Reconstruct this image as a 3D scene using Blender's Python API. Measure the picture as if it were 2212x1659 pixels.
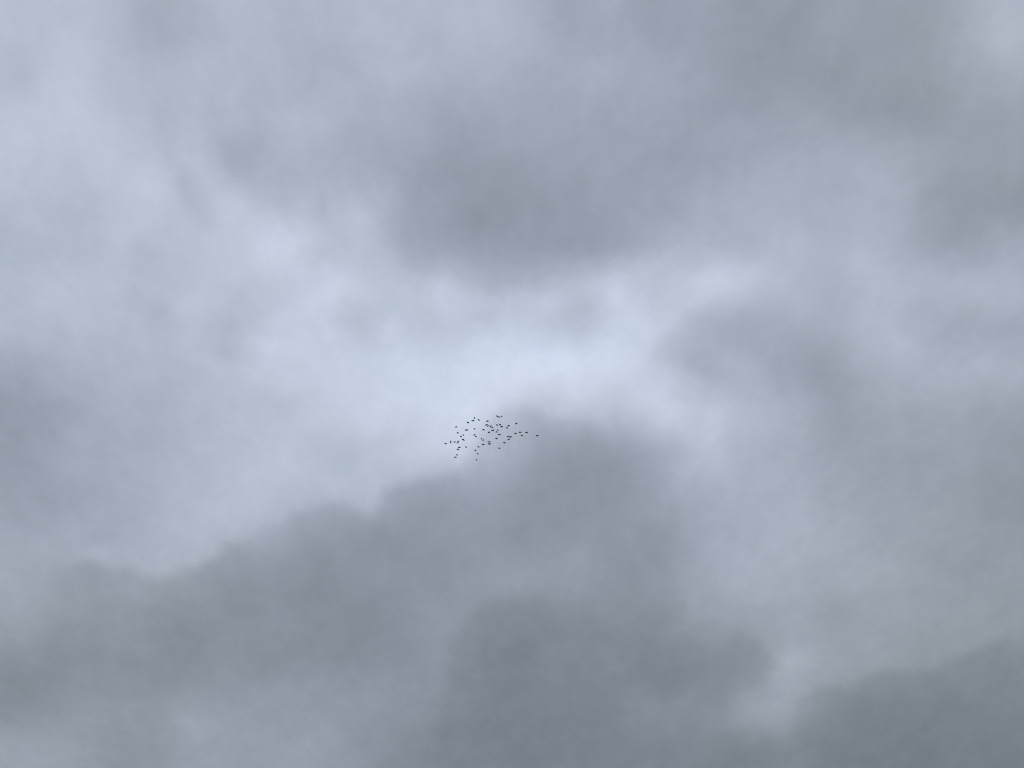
import bpy, math, random
import numpy as np
from mathutils import Vector

for o in list(bpy.data.objects):
    bpy.data.objects.remove(o)
sc = bpy.context.scene
COL = sc.collection

# ------------------------------------------------------------------ camera
EYE = (0.0, 0.0, 1.6)                  # a standing person pointing a phone at the clouds
PITCH = math.radians(60.0)
HFOV = math.radians(65.0)
cd = bpy.data.cameras.new("camera")
cam = bpy.data.objects.new("camera", cd)
COL.objects.link(cam)
cam.location = EYE
cam.rotation_euler = (math.radians(90) + PITCH, 0, 0)
cd.angle = HFOV
cd.clip_start = 0.1
cd.clip_end = 200000
sc.camera = cam

# ------------------------------------------------------------------ daylight above the clouds
SUN_ELEV = math.radians(62)
SUN_AZ = math.radians(4)               # measured from +Y towards +X
w = bpy.data.worlds.new("World")
sc.world = w
w.use_nodes = True
nt = w.node_tree
bg = nt.nodes["Background"]
sky = nt.nodes.new("ShaderNodeTexSky")
sky.sky_type = 'NISHITA'
sky.sun_disc = False
sky.sun_elevation = SUN_ELEV
sky.sun_rotation = SUN_AZ
nt.links.new(sky.outputs[0], bg.inputs[0])
bg.inputs[1].default_value = 0.10

sl = bpy.data.lights.new("sun", 'SUN')
sl.energy = 1.5
sl.angle = math.radians(12)
sl.color = (1.0, 0.965, 0.92)
so = bpy.data.objects.new("sun", sl)
COL.objects.link(so)
sd = Vector((math.cos(SUN_ELEV) * math.sin(SUN_AZ), math.cos(SUN_ELEV) * math.cos(SUN_AZ), math.sin(SUN_ELEV)))
so.rotation_euler = sd.to_track_quat('Z', 'Y').to_euler()

vs = sc.view_settings
vs.view_transform = 'Standard'
vs.look = 'None'
vs.gamma = 1.0
vs.use_curve_mapping = False
vs.exposure = 0.5
sc.render.film_transparent = False
sc.cycles.filter_width = 1.0          # the phone picture is crisp at this size

# ------------------------------------------------------------------ cloud deck
DECK = 1500.0                          # height of the cloud base, metres
CP, SP = math.cos(PITCH), math.sin(PITCH)
FOC = (2212 / 2) / math.tan(HFOV / 2)  # survey units: the sky was surveyed on a 2212 x 1659 chart

def chart(x, y, z):
    """direction of a point in the air, as chart coordinates"""
    z = z - EYE[2]
    dep = y * CP + z * SP
    up = -y * SP + z * CP
    dep = np.maximum(dep, 1e-3)
    return 1106 + FOC * x / dep, 829.5 - FOC * up / dep, dep

# brightness of the cloud base (how much daylight gets through), 24 x 18 survey
SURVEY = np.array([
 [190,190,185,174,177,186, 183,180,184,184,184,186, 176,166,167,160,160,153, 151,158,158,158,166,180],
 [187,195,188,184,186,183, 181,178,179,180,178,177, 172,170,170,167,161,152, 158,154,158,157,162,172],
 [196,196,190,184,185,180, 180,184,174,172,167,165, 168,166,166,167,160,160, 165,162,155,152,160,162],
 [196,192,195,191,190,175, 178,178,172,165,158,160, 162,164,162,163,164,170, 173,172,170,167,162,158],
 [190,183,192,198,188,194, 185,182,182,168,158,154, 156,157,162,165,174,176, 178,172,178,168,155,153],
 [184,184,190,192,193,197, 205,196,190,172,163,156, 157,160,166,178,181,181, 182,178,182,172,160,166],
 [187,192,188,184,192,198, 197,202,198,190,192,178, 182,189,196,192,199,193, 184,176,184,180,182,180],
 [185,186,188,184,191,186, 204,202,192,202,198,203, 201,193,206,199,181,170, 172,174,182,177,170,170],
 [166,176,178,184,186,191, 200,204,206,212,214,217, 219,217,213,197,175,177, 165,160,175,177,178,176],
 [155,165,178,179,184,187, 190,196,208,208,212,201, 184,194,193,202,196,184, 175,162,164,168,166,160],
 [157,173,170,176,182,188, 192,187,192,197,197,182, 164,156,156,167,183,178, 174,164,162,158,162,155],
 [160,164,172,178,182,188, 186,180,182,165,160,157, 152,148,150,160,170,176, 176,168,162,160,158,148],
 [170,172,168,176,182,172, 168,153,150,148,148,150, 147,150,150,150,168,172, 178,172,166,160,158,155],
 [168,158,160,166,160,148, 147,141,144,146,148,155, 155,154,148,152,165,172, 172,164,164,164,156,156],
 [158,147,149,146,142,144, 144,144,138,144,150,138, 133,138,138,140,156,156, 164,158,160,156,154,148],
 [143,142,146,146,140,146, 143,144,142,138,142,130, 130,133,136,134,138,142, 160,158,154,145,142,135],
 [143,148,149,148,156,155, 152,150,152,146,136,130, 128,131,132,140,140,155, 156,140,130,130,130,130],
 [160,160,150,148,158,156, 160,156,146,136,132,128, 127,129,129,132,132,130, 134,126,124,122,126,125],
], dtype=float)
# how blue (1) or grey (0) the cloud base is, 4 x 3 survey
BLUE = np.array([[.78, .85, .86, .7], [.9, .92, .92, .78], [.68, .85, .8, .55]])

# crisp margins of the lower, darker banks: points, amplitude, width
MARGINS = [
 ([(120,1235),(190,1205),(240,1222),(290,1235),(340,1250),(400,1238),(430,1225),(470,1190),(530,1150),(600,1125),(670,1090),(740,1080),
   (770,1095),(800,1105),(830,1055),(900,1030),(960,1018),(1010,985),(1040,930),(1075,882),(1130,872),(1190,903),(1260,908),(1330,885)], 9.0, 11, 75),
 ([(1700,1640),(1712,1575),(1729,1505),(1769,1485),(1846,1478),(1872,1456),(1926,1443),(2009,1443),(2076,1408),(2126,1389),(2179,1366),(2230,1372)], 8.0, 10, 70),
 ([(1556,850),(1506,790),(1453,785),(1408,760),(1440,713),(1483,680),(1556,633),(1620,610)], 7.0, 14, 60),
 ([(930,1680),(955,1500),(985,1370),(1040,1300),(1130,1268),(1215,1300)], 4.5, 14, 70),
 ([(1420,500),(1300,553),(1200,592),(1120,612),(1050,622),(960,602),(880,565),(830,480),(790,420)], 5.0, 16, 60),
 ([(1480,1230),(1475,1290),(1492,1335),(1560,1330),(1640,1380),(1690,1430),(1640,1480)], 4.0, 10, 40),
]
# small wisps and hollows: x, y, length, breadth, slant in degrees, change
WISPS = [
 (160,90,40,30,0,4),(125,190,60,30,0,4),(200,280,50,40,0,3),(30,190,40,25,0,-5),(470,390,75,20,55,6),(310,385,45,35,0,6),(400,400,60,16,65,-8),
 (445,470,20,14,50,-7),(490,480,45,38,0,4),(520,340,60,22,50,-6),(665,430,25,20,0,6),(775,455,40,18,0,6),(695,440,12,18,0,-7),(630,520,50,38,-20,7),
 (700,535,40,25,0,-6),(740,590,30,22,0,6),(690,640,50,24,-30,6),(770,655,35,20,0,-8),(750,690,24,14,0,-5),(720,710,35,22,0,5),(410,650,40,25,10,7),
 (520,630,45,28,10,-7),(340,665,25,18,0,-6),(570,735,50,16,10,7),(475,755,30,15,0,-6),(160,620,60,38,0,4),(310,540,50,28,0,-5),(950,610,20,26,0,10),
 (905,688,38,20,-10,-8),(850,695,35,17,0,5),(1045,680,18,14,0,-8),(985,655,30,24,0,5),(1185,650,28,17,10,10),(1250,672,46,26,-25,-9),(1325,630,20,28,0,8),
 (1555,590,70,17,-8,7),(1450,765,44,24,-10,-7),(1590,780,40,17,20,6),(1945,405,30,25,0,7),(2005,432,26,34,0,-5),(2175,50,60,50,0,5),(2070,50,14,12,0,-4),
 (1950,730,50,24,40,6),(800,1088,16,30,0,7),(732,1078,34,20,0,-7),(560,1155,26,14,-15,8),(220,1152,40,13,-30,-6),(220,1195,45,13,-8,5),(405,1560,28,18,20,8),
 (190,1216,22,16,0,-3),(285,1232,14,10,0,-4),(402,1228,14,9,0,-5),(460,1098,30,19,0,5),(800,885,45,20,-10,3),(1515,975,66,30,-58,8),(1490,1312,16,30,10,8),
 (1722,1420,32,20,-25,9),(1690,1465,70,30,-60,4),(1620,1545,60,24,-10,7),(1570,1490,60,38,-20,-5),(1060,440,60,50,0,-4),(1225,1000,50,24,0,-3),(350,1262,50,12,5,-4),(480,1200,40,12,-40,-4),(900,1045,40,12,-10,-4),(1020,470,30,24,0,-3),
 (430,760,40,18,5,4),(290,930,40,26,0,-4),(1250,780,60,40,0,3),(1480,330,40,30,0,-3),(1290,150,40,26,-20,4),(1640,690,40,30,0,-3),(1800,820,44,30,0,-4),
 (540,800,60,18,15,4),(600,860,50,16,-10,-4),(240,1000,50,16,-10,4),(130,960,34,22,0,-4),(680,900,60,16,-14,4),(760,960,54,18,-14,-4),(620,1010,60,20,-14,4),
 (1010,880,40,20,-20,5),(1300,560,60,18,-25,-5),(1420,560,60,18,-20,5),(1860,560,40,20,20,5),(1880,640,40,18,30,-4),(1700,300,50,28,0,-4),(1560,270,50,22,-10,4),
 (1230,240,60,22,-15,4),(1150,330,50,20,-10,-4),(860,150,50,22,0,4),(620,250,50,20,0,4),(950,1150,60,24,-10,3),(1180,1180,70,22,5,4),(500,1320,60,30,-15,-4),
 (280,1420,50,26,10,-4),(640,1480,70,24,-8,5),(860,1460,60,24,-30,4),(1290,1360,60,26,0,-4),(1420,1460,60,26,10,-4),(1980,1100,60,30,10,4),(1850,1240,60,26,0,4)]

def _hash(ix, iy, seed):
    n = (ix * 374761393 + iy * 668265263 + seed * 2246822519) & 0xFFFFFFFF
    n = ((n ^ (n >> 13)) * 1274126177) & 0xFFFFFFFF
    n = n ^ (n >> 16)
    return (n & 0xFFFF) / 65535.0 * 2 * math.pi

def perlin(x, y, seed):
    xi = np.floor(x).astype(np.int64); yi = np.floor(y).astype(np.int64)
    fx = x - xi; fy = y - yi
    u = fx * fx * fx * (fx * (fx * 6 - 15) + 10); v = fy * fy * fy * (fy * (fy * 6 - 15) + 10)
    def g(a, b):
        h = _hash(xi + a, yi + b, seed)
        return np.cos(h) * (fx - a) + np.sin(h) * (fy - b)
    return ((g(0, 0) * (1 - u) + g(1, 0) * u) * (1 - v) + (g(0, 1) * (1 - u) + g(1, 1) * u) * v) * 1.5

def fbm(x, y, seed, octs=4, gain=.5):
    s = 0; a = 1.0; t = 0
    for k in range(octs):
        c_, s_ = math.cos(.6 + 1.1 * k), math.sin(.6 + 1.1 * k)      # each octave turned, so no lattice shows
        s = s + a * perlin((x * c_ - y * s_) * 2 ** k, (x * s_ + y * c_) * 2 ** k, seed + k); t += a; a *= gain
    return s / t

def bspline(grid, gx, gy):
    """smooth look-up in a coarse grid (cell centres), held constant beyond its edges"""
    H, W = grid.shape
    gx = np.clip(gx, -.5, W - .5); gy = np.clip(gy, -.5, H - .5)
    ix = np.floor(gx).astype(int); iy = np.floor(gy).astype(int)
    fx = gx - ix; fy = gy - iy
    def wts(t):   # between B-spline and Catmull-Rom: smooth, but keeps the contrast
        b = [(1 - t) ** 3 / 6, (3 * t ** 3 - 6 * t ** 2 + 4) / 6, (-3 * t ** 3 + 3 * t ** 2 + 3 * t + 1) / 6, t ** 3 / 6]
        c = [(-t ** 3 + 2 * t ** 2 - t) / 2, (3 * t ** 3 - 5 * t ** 2 + 2) / 2, (-3 * t ** 3 + 4 * t ** 2 + t) / 2, (t ** 3 - t ** 2) / 2]
        return [.35 * p + .65 * q for p, q in zip(b, c)]
    wx = wts(fx); wy = wts(fy)
    out = 0
    for j in range(4):
        yy = np.clip(iy - 1 + j, 0, H - 1)
        for i in range(4):
            xx = np.clip(ix - 1 + i, 0, W - 1)
            out = out + grid[yy, xx] * wx[i] * wy[j]
    return out

def polyline_sd(px, py, pts):
    """signed distance to a polyline walked left to right (positive on its lower / right side) and how far from its ends"""
    seg = [math.hypot(q[0] - p[0], q[1] - p[1]) for p, q in zip(pts[:-1], pts[1:])]
    total = sum(seg); run = 0.0
    best = np.full(px.shape, 1e9); sgn = np.ones(px.shape); arc = np.zeros(px.shape); lastp = np.zeros(px.shape)
    for ((ax, ay), (bx, by)), sl_ in zip(zip(pts[:-1], pts[1:]), seg):
        dx, dy = bx - ax, by - ay
        t = np.clip(((px - ax) * dx + (py - ay) * dy) / (dx * dx + dy * dy), 0, 1)
        d = np.hypot(px - ax - t * dx, py - ay - t * dy)
        perp = (dx * (py - ay) - dy * (px - ax)) / math.hypot(dx, dy)
        m = (d < best - 1e-4) | ((np.abs(d - best) <= 1e-4) & (np.abs(perp) > lastp))
        best = np.where(m, d, best); lastp = np.where(m, np.abs(perp), lastp)
        sgn = np.where(m, np.sign(perp), sgn)
        arc = np.where(m, run + t * sl_, arc)
        run += sl_
    f = np.clip(np.minimum(arc, total - arc) / 110, 0, 1)
    return best * sgn, f * f * (3 - 2 * f)

def cloud_light(x, y, z, fine=True):
    u, v, dep = chart(x, y, z)
    front = (dep > 50)
    u = np.where(front, np.clip(u, -3000, 5200), -3000); v = np.where(front, np.clip(v, -3000, 4600), -3000)
    # ragged outlines: the survey is warped by turbulence that lives on the deck itself
    if fine:
        wx = fbm(x / 400, y / 520, 11, 4) * 13 + fbm(x / 80, y / 115, 21, 5, .6) * 15
        wy = fbm(x / 400, y / 520, 31, 4) * 12 + fbm(x / 80, y / 115, 41, 5, .6) * 14
    else:
        wx = wy = 0
    uu, vv = u + wx, v + wy
    P = 2212 / 24
    g = bspline(SURVEY, uu / P - .5, vv / P - .5)
    if fine:
        for pts, amp, wid, reach in MARGINS:
            d, end = polyline_sd(u + .8 * wx, v + .8 * wy, pts)
            g = g - amp * .62 * np.tanh(d / (wid * 1.15)) * np.exp(-(d / reach) ** 2) * end
        for cx0, cy0, ra, rb, ang, a in WISPS:
            ca, sa = math.cos(math.radians(ang)), math.sin(math.radians(ang))
            dx, dy = u + .7 * wx - cx0, v + .7 * wy - cy0
            g = g + a * .72 * np.exp(-.5 * (((dx * ca + dy * sa) / (ra * .95)) ** 2 + ((-dx * sa + dy * ca) / (rb * 1.05)) ** 2))
        g = g + fbm(x / 190, y / 270, 61, 5, .62) * 6.5 + fbm(x / 60, y / 85, 71, 4, .65) * 4.2
    # beyond the surveyed part the same kind of cloud goes on
    off = np.maximum(np.maximum(-u, u - 2212) / 500, np.maximum(-v, v - 1659) / 500)
    k = np.clip(off, 0, 1); k = k * k * (3 - 2 * k)
    rest = 168 + fbm(x / 1500, y / 1500, 81, 5) * 46
    return g * (1 - k) + rest * k, uu, vv

def ladder(lo, hi, fine_lo, fine_hi, step, far):
    a = [fine_lo]
    while a[-1] < fine_hi:
        a.append(a[-1] + step(a[-1]))
    s = a[-1] - a[-2]
    while a[-1] < far:
        s *= 1.25; a.append(a[-1] + s)
    b = []; s = step(fine_lo); c = fine_lo
    while c > -far:
        s *= 1.25; c -= s; b.append(c)
    return np.array(b[::-1] + a)

xs = ladder(0, 0, -1950, 1950, lambda t: 4.6 + abs(t) * .0015, 60000)
ys = ladder(0, 0, 60, 2450, lambda t: 4.0 + max(0, t - 100) * .002, 60000)
X, Y = np.meshgrid(xs, ys)
Z = np.full(X.shape, DECK)
for _ in range(5):                     # dark banks hang lower than the bright gaps
    smooth, _u, _v = cloud_light(X, Y, Z, fine=False)
    Z = DECK + (smooth - 170) * .55
G, UU, VV = cloud_light(X, Y, Z)
Z = Z + (G - smooth) * .25
thick = -np.log(np.clip(((G / 255 + .055) / 1.055) ** 2.4, .02, .95))
blue = bspline(BLUE, np.clip(UU, 0, 2212) / 553 - .5, np.clip(VV, 0, 1659) / 553 - .5)

ny, nx = X.shape
verts = np.stack([X, Y, Z], -1).reshape(-1, 3).astype(np.float32)
idx = np.arange(ny * nx).reshape(ny, nx)
quads = np.stack([idx[:-1, :-1], idx[:-1, 1:], idx[1:, 1:], idx[1:, :-1]], -1).reshape(-1, 4).astype(np.int32)
me = bpy.data.meshes.new("sky")
me.vertices.add(len(verts)); me.vertices.foreach_set("co", verts.ravel())
me.loops.add(quads.size); me.loops.foreach_set("vertex_index", quads.ravel())
me.polygons.add(len(quads))
me.polygons.foreach_set("loop_start", np.arange(0, quads.size, 4, dtype=np.int32))
me.polygons.foreach_set("use_smooth", np.ones(len(quads), dtype=bool))
me.update(calc_edges=True)
for nm, arr in (("cloud_thickness", thick), ("cloud_blueness", blue)):
    at = me.attributes.new(nm, 'FLOAT', 'POINT')
    at.data.foreach_set("value", arr.ravel().astype(np.float32))
deck = bpy.data.objects.new("sky", me)
COL.objects.link(deck)
deck["kind"] = "structure"
deck["label"] = "overcast sky of soft blue-grey cloud with a pale gap above the darker bank"

m = bpy.data.materials.new("cloud")
m.use_nodes = True
nt = m.node_tree; N = nt.nodes; L = nt.links
N.clear()
def node(t, **kw):
    n = N.new(t)
    for k, v in kw.items(): setattr(n, k, v)
    return n
def math_(op, a, b=None):
    n = node("ShaderNodeMath", operation=op)
    for i, s in enumerate((a, b)):
        if s is None: continue
        if isinstance(s, (int, float)): n.inputs[i].default_value = s
        else: L.new(s, n.inputs[i])
    return n.outputs[0]
geo = node("ShaderNodeNewGeometry")
def noise(scale, detail, rough=.55, off=0):
    mp = node("ShaderNodeMapping"); L.new(geo.outputs["Position"], mp.inputs[0])
    mp.inputs["Location"].default_value = (off, off * .7, 0)
    n = node("ShaderNodeTexNoise"); L.new(mp.outputs[0], n.inputs["Vector"]); mp.inputs["Scale"].default_value = (1.0, .7, 1.0)
    n.inputs["Scale"].default_value = scale; n.inputs["Detail"].default_value = detail; n.inputs["Roughness"].default_value = rough
    return n.outputs[0]
a_t = node("ShaderNodeAttribute", attribute_name="cloud_thickness").outputs["Fac"]
a_b = node("ShaderNodeAttribute", attribute_name="cloud_blueness").outputs["Fac"]
# fine turbulence of the optical depth
det = math_('MULTIPLY', math_('SUBTRACT', noise(1 / 50, 7, .65), .5), .12)
tau = math_('ADD', a_t, det)
trans = math_('POWER', math.e, math_('MULTIPLY', tau, -1.0))
# droplet tint: bluish where thin, greyer elsewhere, drifting a little to lilac or green
CLOUD_GAIN = (1.085, 1.0, 0.866)
hue = math_('MULTIPLY', math_('SUBTRACT', noise(1 / 330, 3, .5, 900), .5), .022)
r_ = math_('ADD', math_('ADD', .920, math_('MULTIPLY', a_b, -.063)), hue)
b_ = math_('ADD', math_('ADD', 1.05, math_('MULTIPLY', a_b, .16)), math_('MULTIPLY', hue, .35))
thin = math_('MAXIMUM', math_('SUBTRACT', 1.0, tau), 0.0)          # thin cloud passes a little more red
dense = math_('MINIMUM', math_('MAXIMUM', math_('SUBTRACT', tau, 1.05), 0.0), 1.0)
r_ = math_('ADD', r_, math_('ADD', math_('MULTIPLY', thin, .038), math_('MULTIPLY', dense, .03)))
b_ = math_('ADD', b_, math_('MULTIPLY', dense, .06))
g_ = math_('ADD', math_('ADD', 1.0, math_('MULTIPLY', hue, -.12)), math_('MULTIPLY', dense, .10))
comb = node("ShaderNodeCombineColor")
for i, (c, k) in enumerate(zip((r_, g_, b_), CLOUD_GAIN)):
    L.new(math_('MULTIPLY', math_('MULTIPLY', c, k), trans), comb.inputs[i])
tr = node("ShaderNodeBsdfTranslucent"); L.new(comb.outputs[0], tr.inputs["Color"])
out = node("ShaderNodeOutputMaterial"); L.new(tr.outputs[0], out.inputs["Surface"])
me.materials.append(m)

# ------------------------------------------------------------------ birds
bm_ = bpy.data.materials.new("plumage")
bm_.use_nodes = True
pn = bm_.node_tree; pb = pn.nodes["Principled BSDF"]
nz = pn.nodes.new("ShaderNodeTexNoise"); nz.inputs["Scale"].default_value = 40; nz.inputs["Detail"].default_value = 3
cr = pn.nodes.new("ShaderNodeValToRGB")
cr.color_ramp.elements[0].color = (.012, .014, .020, 1); cr.color_ramp.elements[1].color = (.045, .050, .066, 1)
tc = pn.nodes.new("ShaderNodeTexCoord")
pn.links.new(tc.outputs["Object"], nz.inputs["Vector"]); pn.links.new(nz.outputs[0], cr.inputs[0])
pn.links.new(cr.outputs[0], pb.inputs["Base Color"])
pb.inputs["Roughness"].default_value = .55

RIGHT = Vector((1, 0, 0)); FWD = Vector((0, CP, SP)); UP = Vector((0, -SP, CP))
F_PX = (4032 / 2) / math.tan(HFOV / 2)
DIST = 185.0

def unit_to_world(a, b, c):
    return RIGHT * a + UP * b + FWD * c

def bird_mesh(name, head, tail, wings):
    """one closed skin: lofted body with both wings drawn out of its flanks. head, tail, wings are vectors from the shoulders"""
    ax = (head.normalized() - tail.normalized()).normalized()
    side = wings[1] - wings[0]
    side = (side - ax * side.dot(ax))
    if side.length < 1e-4: side = RIGHT.copy()
    side.normalize()
    top = side.cross(ax).normalized()
    if top.z < 0: top = -top
    # stations: position along the body, half width, half height
    HL, TL = head.length, tail.length
    st = [(1.00 * HL, .003, .003, 1), (.90 * HL, .008, .009, 1), (.80 * HL, .032, .034, 1), (.62 * HL, .042, .042, 1), (.45 * HL, .050, .048, 1),
          (.22 * HL, .064, .058, 0), (-.02, .070, .064, 0), (-.06, .068, .060, 0), (-.10, .060, .052, 0),
          (-.58 * TL, .042, .030, 2), (-.70 * TL, .046, .016, 2), (-.96 * TL, .062, .008, 2), (-1.0 * TL, .054, .006, 2)]
    NS = 8
    V = []; Fc = []
    shown = sum((RIGHT * w_.dot(RIGHT) + UP * w_.dot(UP)).length for w_ in wings) / .67
    plump = 1.0 + .45 * max(0.0, .75 - shown)          # wings half folded: a rounder silhouette
    hd = head.normalized(); td = -tail.normalized()
    for s, hw, hh, part in st:
        d = hd if s >= 0 else td
        c = d * s
        for k in range(NS):
            an = (k + .5) * 2 * math.pi / NS
            V.append(c + side * (math.cos(an) * hw * plump * 1.12) + top * (math.sin(an) * hh * plump))
    n = len(st)
    skip = {}
    R0, R1 = 5, 8                      # the wing roots lie between these rings
    for i in range(n - 1):
        for k in range(NS):
            k2 = (k + 1) % NS
            if R0 <= i < R1 and k in (NS - 1, NS // 2 - 1):
                continue
            Fc.append([i * NS + k, i * NS + k2, (i + 1) * NS + k2, (i + 1) * NS + k])
    Fc.append([k for k in range(NS)][::-1])
    Fc.append([(n - 1) * NS + k for k in range(NS)])
    for wi, wv in enumerate(wings):
        if wi == 1: lowk, topk = NS - 1, 0      # +side flank
        else: lowk, topk = NS // 2, NS // 2 - 1
        loop = [i * NS + topk for i in range(R0, R1 + 1)] + [i * NS + lowk for i in range(R1, R0 - 1, -1)]
        m_ = R1 - R0 + 1
        wd = wv.normalized()
        back = (-ax) - wd * (-ax).dot(wd) * .75
        back.normalize()
        flat = RIGHT * back.dot(RIGHT) + UP * back.dot(UP)
        if flat.length < .85:
            ti = (RIGHT * tail.dot(RIGHT) + UP * tail.dot(UP)).normalized()
            ow = wings[1 - wi]; ow = (RIGHT * ow.dot(RIGHT) + UP * ow.dot(UP)).normalized()
            wf = (RIGHT * wd.dot(RIGHT) + UP * wd.dot(UP)).normalized()
            inner = ti * .6 + ow * .4
            inner = inner - wf * inner.dot(wf)
            if inner.length > .05: back = (back + inner.normalized() * .9).normalized()
        nrm = wd.cross(back)
        if abs(nrm.normalized().dot(FWD)) < .6:          # a flapping wing twists so that its underside still shows
            tw = UP * -1 - wd * (UP * -1).dot(wd)
            if tw.length > .2 and tw.dot(back) > -.2: back = (back + tw.normalized() * .9).normalized()
        nrm = wd.cross(back).normalized()
        if nrm.dot(top) < 0: nrm = -nrm
        fold = max(0.0, .85 - (RIGHT * wv.dot(RIGHT) + UP * wv.dot(UP)).length / wv.length)
        cs = .98 + .45 * fold                       # half folded wings bunch their feathers
        start = (V[loop[0]] + V[loop[-1]]) / 2
        # span fraction, forward shift of the leading edge, chord, thickness
        secs = [(.16, .014, .215, .016), (.32, .034, .220, .014), (.46, .050, .215, .011), (.62, .046, .200, .009), (.78, .028, .170, .007), (.90, .000, .125, .006), (1.0, -.040, .060, .004)]
        prev = loop
        for fr, fwd, ch, th in secs:
            cur = []; ch = ch * cs
            le = wv * fr - back * fwd - back * .02
            bow = nrm * (.030 * math.sin(math.pi * fr))
            for side_s, seq in ((1, range(m_)), (-1, range(m_ - 1, -1, -1))):
                for q in seq:
                    t = q / (m_ - 1)
                    rag = .012 * ((q + int(fr * 10)) % 2) * (fr > .5) * (t == 1)   # loose primary tips
                    V.append(le + back * (ch * t + rag) + bow + nrm * (side_s * th * math.sin(math.pi * min(.9, t * .8 + .1))))
                    cur.append(len(V) - 1)
            c = len(prev)
            for q in range(c):
                q2 = (q + 1) % c
                Fc.append([prev[q], prev[q2], cur[q2], cur[q]])
            prev = cur
        Fc.append(prev)
    mm = bpy.data.meshes.new(name)
    mm.from_pydata([tuple(v) for v in V], [], Fc)
    import bmesh
    b = bmesh.new(); b.from_mesh(mm)
    bmesh.ops.recalc_face_normals(b, faces=b.faces)
    b.to_mesh(mm); b.free()
    mm.polygons.foreach_set("use_smooth", [True] * len(mm.polygons))
    mm.materials.append(bm_)
    return mm

# sheets of the bird count: origin and scale of each enlargement
SHEET = {'A': (1740, 1620, 18.433), 'B': (1840, 1620, 18.433), 'C': (1940, 1620, 18.433), 'D': (2030, 1660, 18.433),
         'E': (1740, 1700, 18.433), 'F': (1840, 1700, 18.433), 'G': (1940, 1700, 18.433), 'H': (1750, 1770, 13.825)}
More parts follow.
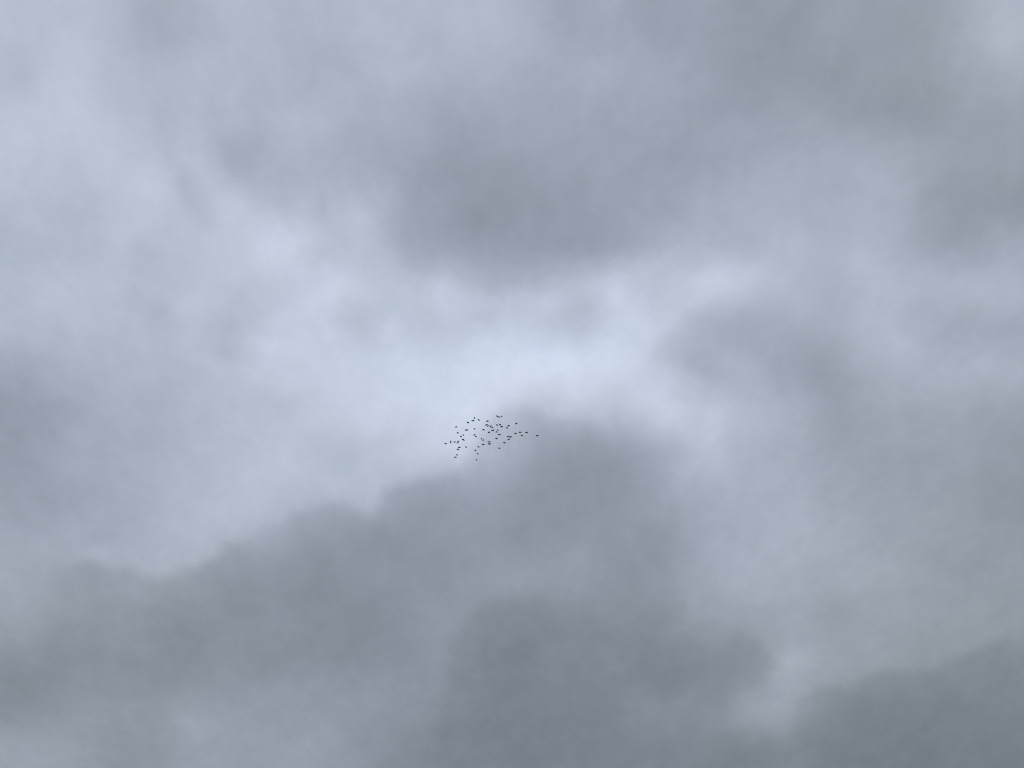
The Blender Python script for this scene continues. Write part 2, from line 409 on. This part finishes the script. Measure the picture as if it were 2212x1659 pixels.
# sheet, shoulders, left wing tip, right wing tip, tail tip, label
BIRDS = [
 ('A', (1035,1080), (985,1165), (1102,1165), (1042,1130), "small dark bird with both wings drooped, alone at the flock's upper left"),
 ('A', (1870,775), (1812,815), (1972,812), (1910,862), "dark bird, leftmost of the four along the flock's upper left rim"),
 ('A', (1695,1330), (1648,1375), (1752,1350), (1738,1400), "dark bird, left one of a pair whose wing tips touch in the upper left"),
 ('A', (1832,1305), (1775,1365), (1898,1335), (1882,1385), "dark bird with arched wings, right one of the touching pair in the upper left"),
 ('A', (1152,1550), (1078,1508), (1242,1562), (1140,1632), "small dark bird with raised wings below the loneliest bird at upper left"),
 ('B', (520,445), (472,505), (576,478), (560,520), "compact dark bird, highest of the four on the flock's upper left rim"),
 ('B', (410,675), (315,648), (505,645), (425,755), "dark bird with spread V wings just below the highest bird of the upper left rim"),
 ('B', (828,595), (762,558), (925,636), (832,680), "dark bird, rightmost of the four on the flock's upper left rim"),
 ('B', (1460,675), (1365,718), (1552,700), (1502,760), "dark bird with arched wings standing alone above the top middle cluster"),
 ('B', (1385,945), (1278,1032), (1485,962), (1415,1012), "dark bird with a long left wing, leftmost and highest of the top middle cluster"),
 ('B', (1455,1060), (1402,1005), (1572,1022), (1482,1135), "dark bird under the wing of the top middle cluster's leftmost bird"),
 ('B', (1668,1070), (1602,1032), (1780,1025), (1700,1155), "dark bird with raised V wings, third from left in the top middle cluster"),
 ('B', (1820,1120), (1752,1198), (1886,1192), (1830,1165), "dark bird shaped like an arrowhead at the lower right of the top middle cluster"),
 ('B', (483,1270), (425,1215), (605,1218), (508,1350), "dark bird with V wings midway between the touching pair and the central birds"),
 ('B', (1175,1305), (1070,1352), (1268,1340), (1218,1370), "dark bird in a shallow chevron, alone at the middle of the flock's left centre"),
 ('B', (1845,1365), (1745,1388), (1958,1322), (1888,1438), "dark bird banking with its right wing high, below the arrowhead bird"),
 ('B', (1570,1478), (1495,1568), (1648,1500), (1612,1555), "dark bird with hooked drooping wings, below left of the banking bird"),
 ('C', (278,1458), (220,1525), (345,1525), (285,1500), "arrowhead shaped bird, lower one of the close pair right of the banking bird"),
 ('C', (300,332), (238,300), (385,345), (312,410), "dark bird, leftmost of the three at the very top of the flock"),
 ('C', (440,395), (368,372), (540,398), (462,480), "dark bird, middle and lowest of the three at the very top of the flock"),
 ('C', (640,348), (575,325), (708,345), (658,420), "dark bird, rightmost of the three at the very top of the flock"),
 ('C', (305,975), (252,955), (372,985), (322,1048), "tiny compact bird, left of three gathered below the topmost trio"),
 ('C', (530,920), (458,998), (622,980), (572,1002), "dark bird with drooping wings, highest of three gathered below the topmost trio"),
 ('C', (635,1090), (565,1050), (738,1088), (650,1168), "dark bird with raised wings, lowest of three gathered below the topmost trio"),
 ('C', (1155,1012), (1075,1050), (1255,1052), (1165,1095), "dark bird, upper one of the pair between the top trio and the far right birds"),
 ('C', (1030,1175), (968,1165), (1118,1208), (1040,1245), "compact dark bird, lower one of the pair between the top trio and far right birds"),
 ('C', (1707,848), (1635,920), (1778,858), (1748,908), "dark arrowhead bird, alone and highest on the right side of the flock"),
 ('C', (362,1345), (312,1335), (428,1360), (385,1420), "compact dark bird, upper one of the close pair right of the banking bird"),
 ('G', (1642,112), (1565,92), (1738,128), (1652,195), "dark bird, leftmost of the four birds grouped on the right side"),
 ('D', (322,745), (222,790), (434,775), (346,820), "wide winged dark bird, highest of the four grouped on the right side"),
 ('D', (785,782), (700,765), (884,795), (792,855), "dark bird, rightmost of the four grouped on the right side"),
 ('D', (465,962), (402,1045), (524,1005), (492,1028), "narrow arrowhead bird, lowest of the four grouped on the right side"),
 ('D', (1560,1000), (1460,1050), (1664,1010), (1598,1068), "dark wide winged bird flying alone at the flock's far right end"),
 ('E', (1545,225), (1490,205), (1605,235), (1560,285), "tiny compact bird, upper right one of the slanting pair on the left side"),
 ('E', (1390,322), (1312,322), (1455,350), (1432,395), "hook shaped bird, lower left one of the slanting pair on the left side"),
 ('E', (1498,562), (1438,520), (1592,525), (1498,618), "dark bird, left one of the two overlapping below the slanting pair"),
 ('E', (1578,598), (1525,575), (1675,606), (1582,660), "dark bird, right one of the two overlapping below the slanting pair"),
 ('E', (640,680), (592,648), (692,680), (640,745), "dark bird, upper one of the stacked two second from the far left end"),
 ('E', (630,745), (575,810), (684,802), (648,775), "dark bird, lower one of the stacked two second from the far left end"),
 ('E', (898,742), (840,712), (1005,712), (912,825), "dark bird with V wings between the two stacked pairs at the far left"),
 ('E', (1155,692), (1108,668), (1260,672), (1150,750), "dark bird, upper one of the crossing pair right of the V winged left bird"),
 ('E', (1152,765), (1068,840), (1218,825), (1182,802), "dark bird, lower one of the crossing pair right of the V winged left bird"),
 ('E', (250,850), (175,818), (355,832), (258,916), "dark bird with level wings at the flock's far left end"),
 ('E', (1262,1105), (1160,1160), (1362,1125), (1302,1185), "dark arched bird, upper one of the pair under the crossing birds"),
 ('E', (1750,1105), (1692,1075), (1815,1105), (1765,1172), "compact dark bird alone right of the pair under the crossing birds"),
 ('E', (1145,1285), (1075,1230), (1260,1258), (1162,1355), "dark bird with raised wings, lower one of the pair under the crossing birds"),
 ('F', (520,192), (452,270), (592,205), (570,245), "dark arched bird, upper left one of the overlapping pair near the centre left"),
 ('F', (618,300), (580,340), (712,412), (612,395), "largest looking, long dark bird, lower right one of the overlapping centre left pair"),
 ('F', (1037,472), (985,550), (1090,545), (1040,505), "dark bird with folded down wings, upper one of the central diagonal pair"),
 ('F', (1162,565), (1112,645), (1205,625), (1165,600), "dark bird with folded down wings, lower one of the central diagonal pair"),
 ('F', (1582,728), (1478,708), (1695,708), (1595,802), "wide winged dark bird, upper of the two stacked one above the other at lower middle"),
 ('F', (1600,880), (1495,850), (1710,855), (1608,956), "wide winged dark bird, lower of the two stacked one above the other at lower middle"),
 ('F', (1145,892), (1050,940), (1246,918), (1192,960), "dark bird in a shallow arch, left of the two stacked birds at lower middle"),
 ('F', (805,1078), (735,1050), (884,1112), (800,1160), "dark bird with a pointed right wing, below left of the shallow arch bird"),
 ('F', (577,1312), (540,1385), (646,1390), (588,1355), "small dark bird, upper one of the trail of three at the flock's bottom"),
 ('F', (752,1578), (702,1560), (808,1585), (762,1642), "tiny compact bird, middle one of the trail of three at the flock's bottom"),
 ('G', (255,460), (162,465), (364,485), (286,535), "wide winged dark bird under the other one at the right centre of the flock"),
 ('G', (475,190), (368,205), (592,208), (502,270), "wide winged dark bird, upper of the two at the right centre of the flock"),
 ('G', (1125,318), (1030,375), (1218,335), (1172,378), "arched dark bird, left one of the touching pair at the flock's right"),
 ('G', (1295,368), (1198,385), (1426,348), (1312,440), "wide winged banking bird, right one of the touching pair at the flock's right"),
 ('G', (1158,545), (1082,518), (1260,518), (1168,620), "dark bird with V wings just below the touching pair at the flock's right"),
 ('G', (842,778), (765,762), (932,802), (856,855), "dark bird alone, between the V winged right bird and the lowest right bird"),
 ('G', (465,1165), (400,1195), (554,1198), (488,1250), "dark bird flying lowest on the right half of the flock"),
 ('H', (675,275), (628,310), (738,290), (698,325), "compact dark bird, upper one of the last pair at the flock's lower left corner"),
 ('H', (597,400), (526,434), (656,405), (642,455), "arched dark bird, lower one of the last pair at the flock's lower left corner"),
 ('H', (1747,540), (1708,582), (1795,595), (1760,572), "small dark bird, the lowest of the whole flock and of its trailing three"),
]

rng = random.Random(7)
MPX = DIST / F_PX
for i, (sh, c, l, r, t, label) in enumerate(BIRDS):
    ox, oy, k = SHEET[sh]
    px, py = ox + c[0] / k, oy + c[1] / k
    dist = DIST + rng.uniform(-9, 9)
    mpx = dist / F_PX * (DIST / dist)     # bird size stays that of the species; distance only shifts
    a = (px - 2016) / F_PX; b = (1512 - py) / F_PX
    d = unit_to_world(a, b, 1.0)
    loc = Vector(EYE) + d * dist
    def off(q):
        return ((q[0] - c[0]) / k * MPX, -(q[1] - c[1]) / k * MPX)
    # body: level flight towards the watcher, so the tail lies farther off
    ta, tb = off(t)
    ln = math.hypot(ta, tb)
    want = .30
    if ln < .10:
        if ln < 1e-3: ta, tb, ln = .02, -.1, .1
        f = .12 / ln; ta *= f; tb *= f; ln = .12
    tc_ = math.sqrt(max(want ** 2 - ln ** 2, (.35 * ln) ** 2))
    tail = unit_to_world(ta, tb, tc_)
    if tail.length > .33: tail = tail * (.33 / tail.length)
    head = -tail.normalized() * .14
    head = (head + UP * .012).normalized() * .14
    ax = -tail.normalized()
    wings = []
    for q in (l, r):
        wa, wb = off(q)
        ln = math.hypot(wa, wb)
        WL = .335
        if ln < WL:
            s = math.sqrt(WL ** 2 - ln ** 2)
            v1 = unit_to_world(wa, wb, s); v2 = unit_to_world(wa, wb, -s)
            wv = v1 if abs(v1.normalized().dot(ax) + .15) < abs(v2.normalized().dot(ax) + .15) else v2
        else:
            wv = unit_to_world(wa, wb, 0) * (WL / ln)
        wings.append(wv)
    mesh = bird_mesh("bird", head, tail, wings)
    o = bpy.data.objects.new("bird", mesh)
    COL.objects.link(o)
    o.location = loc
    o.scale = (1.12, 1.12, 1.12)
    o["label"] = label
    o["category"] = "bird"
    o["group"] = "birds flying together in one loose flock"
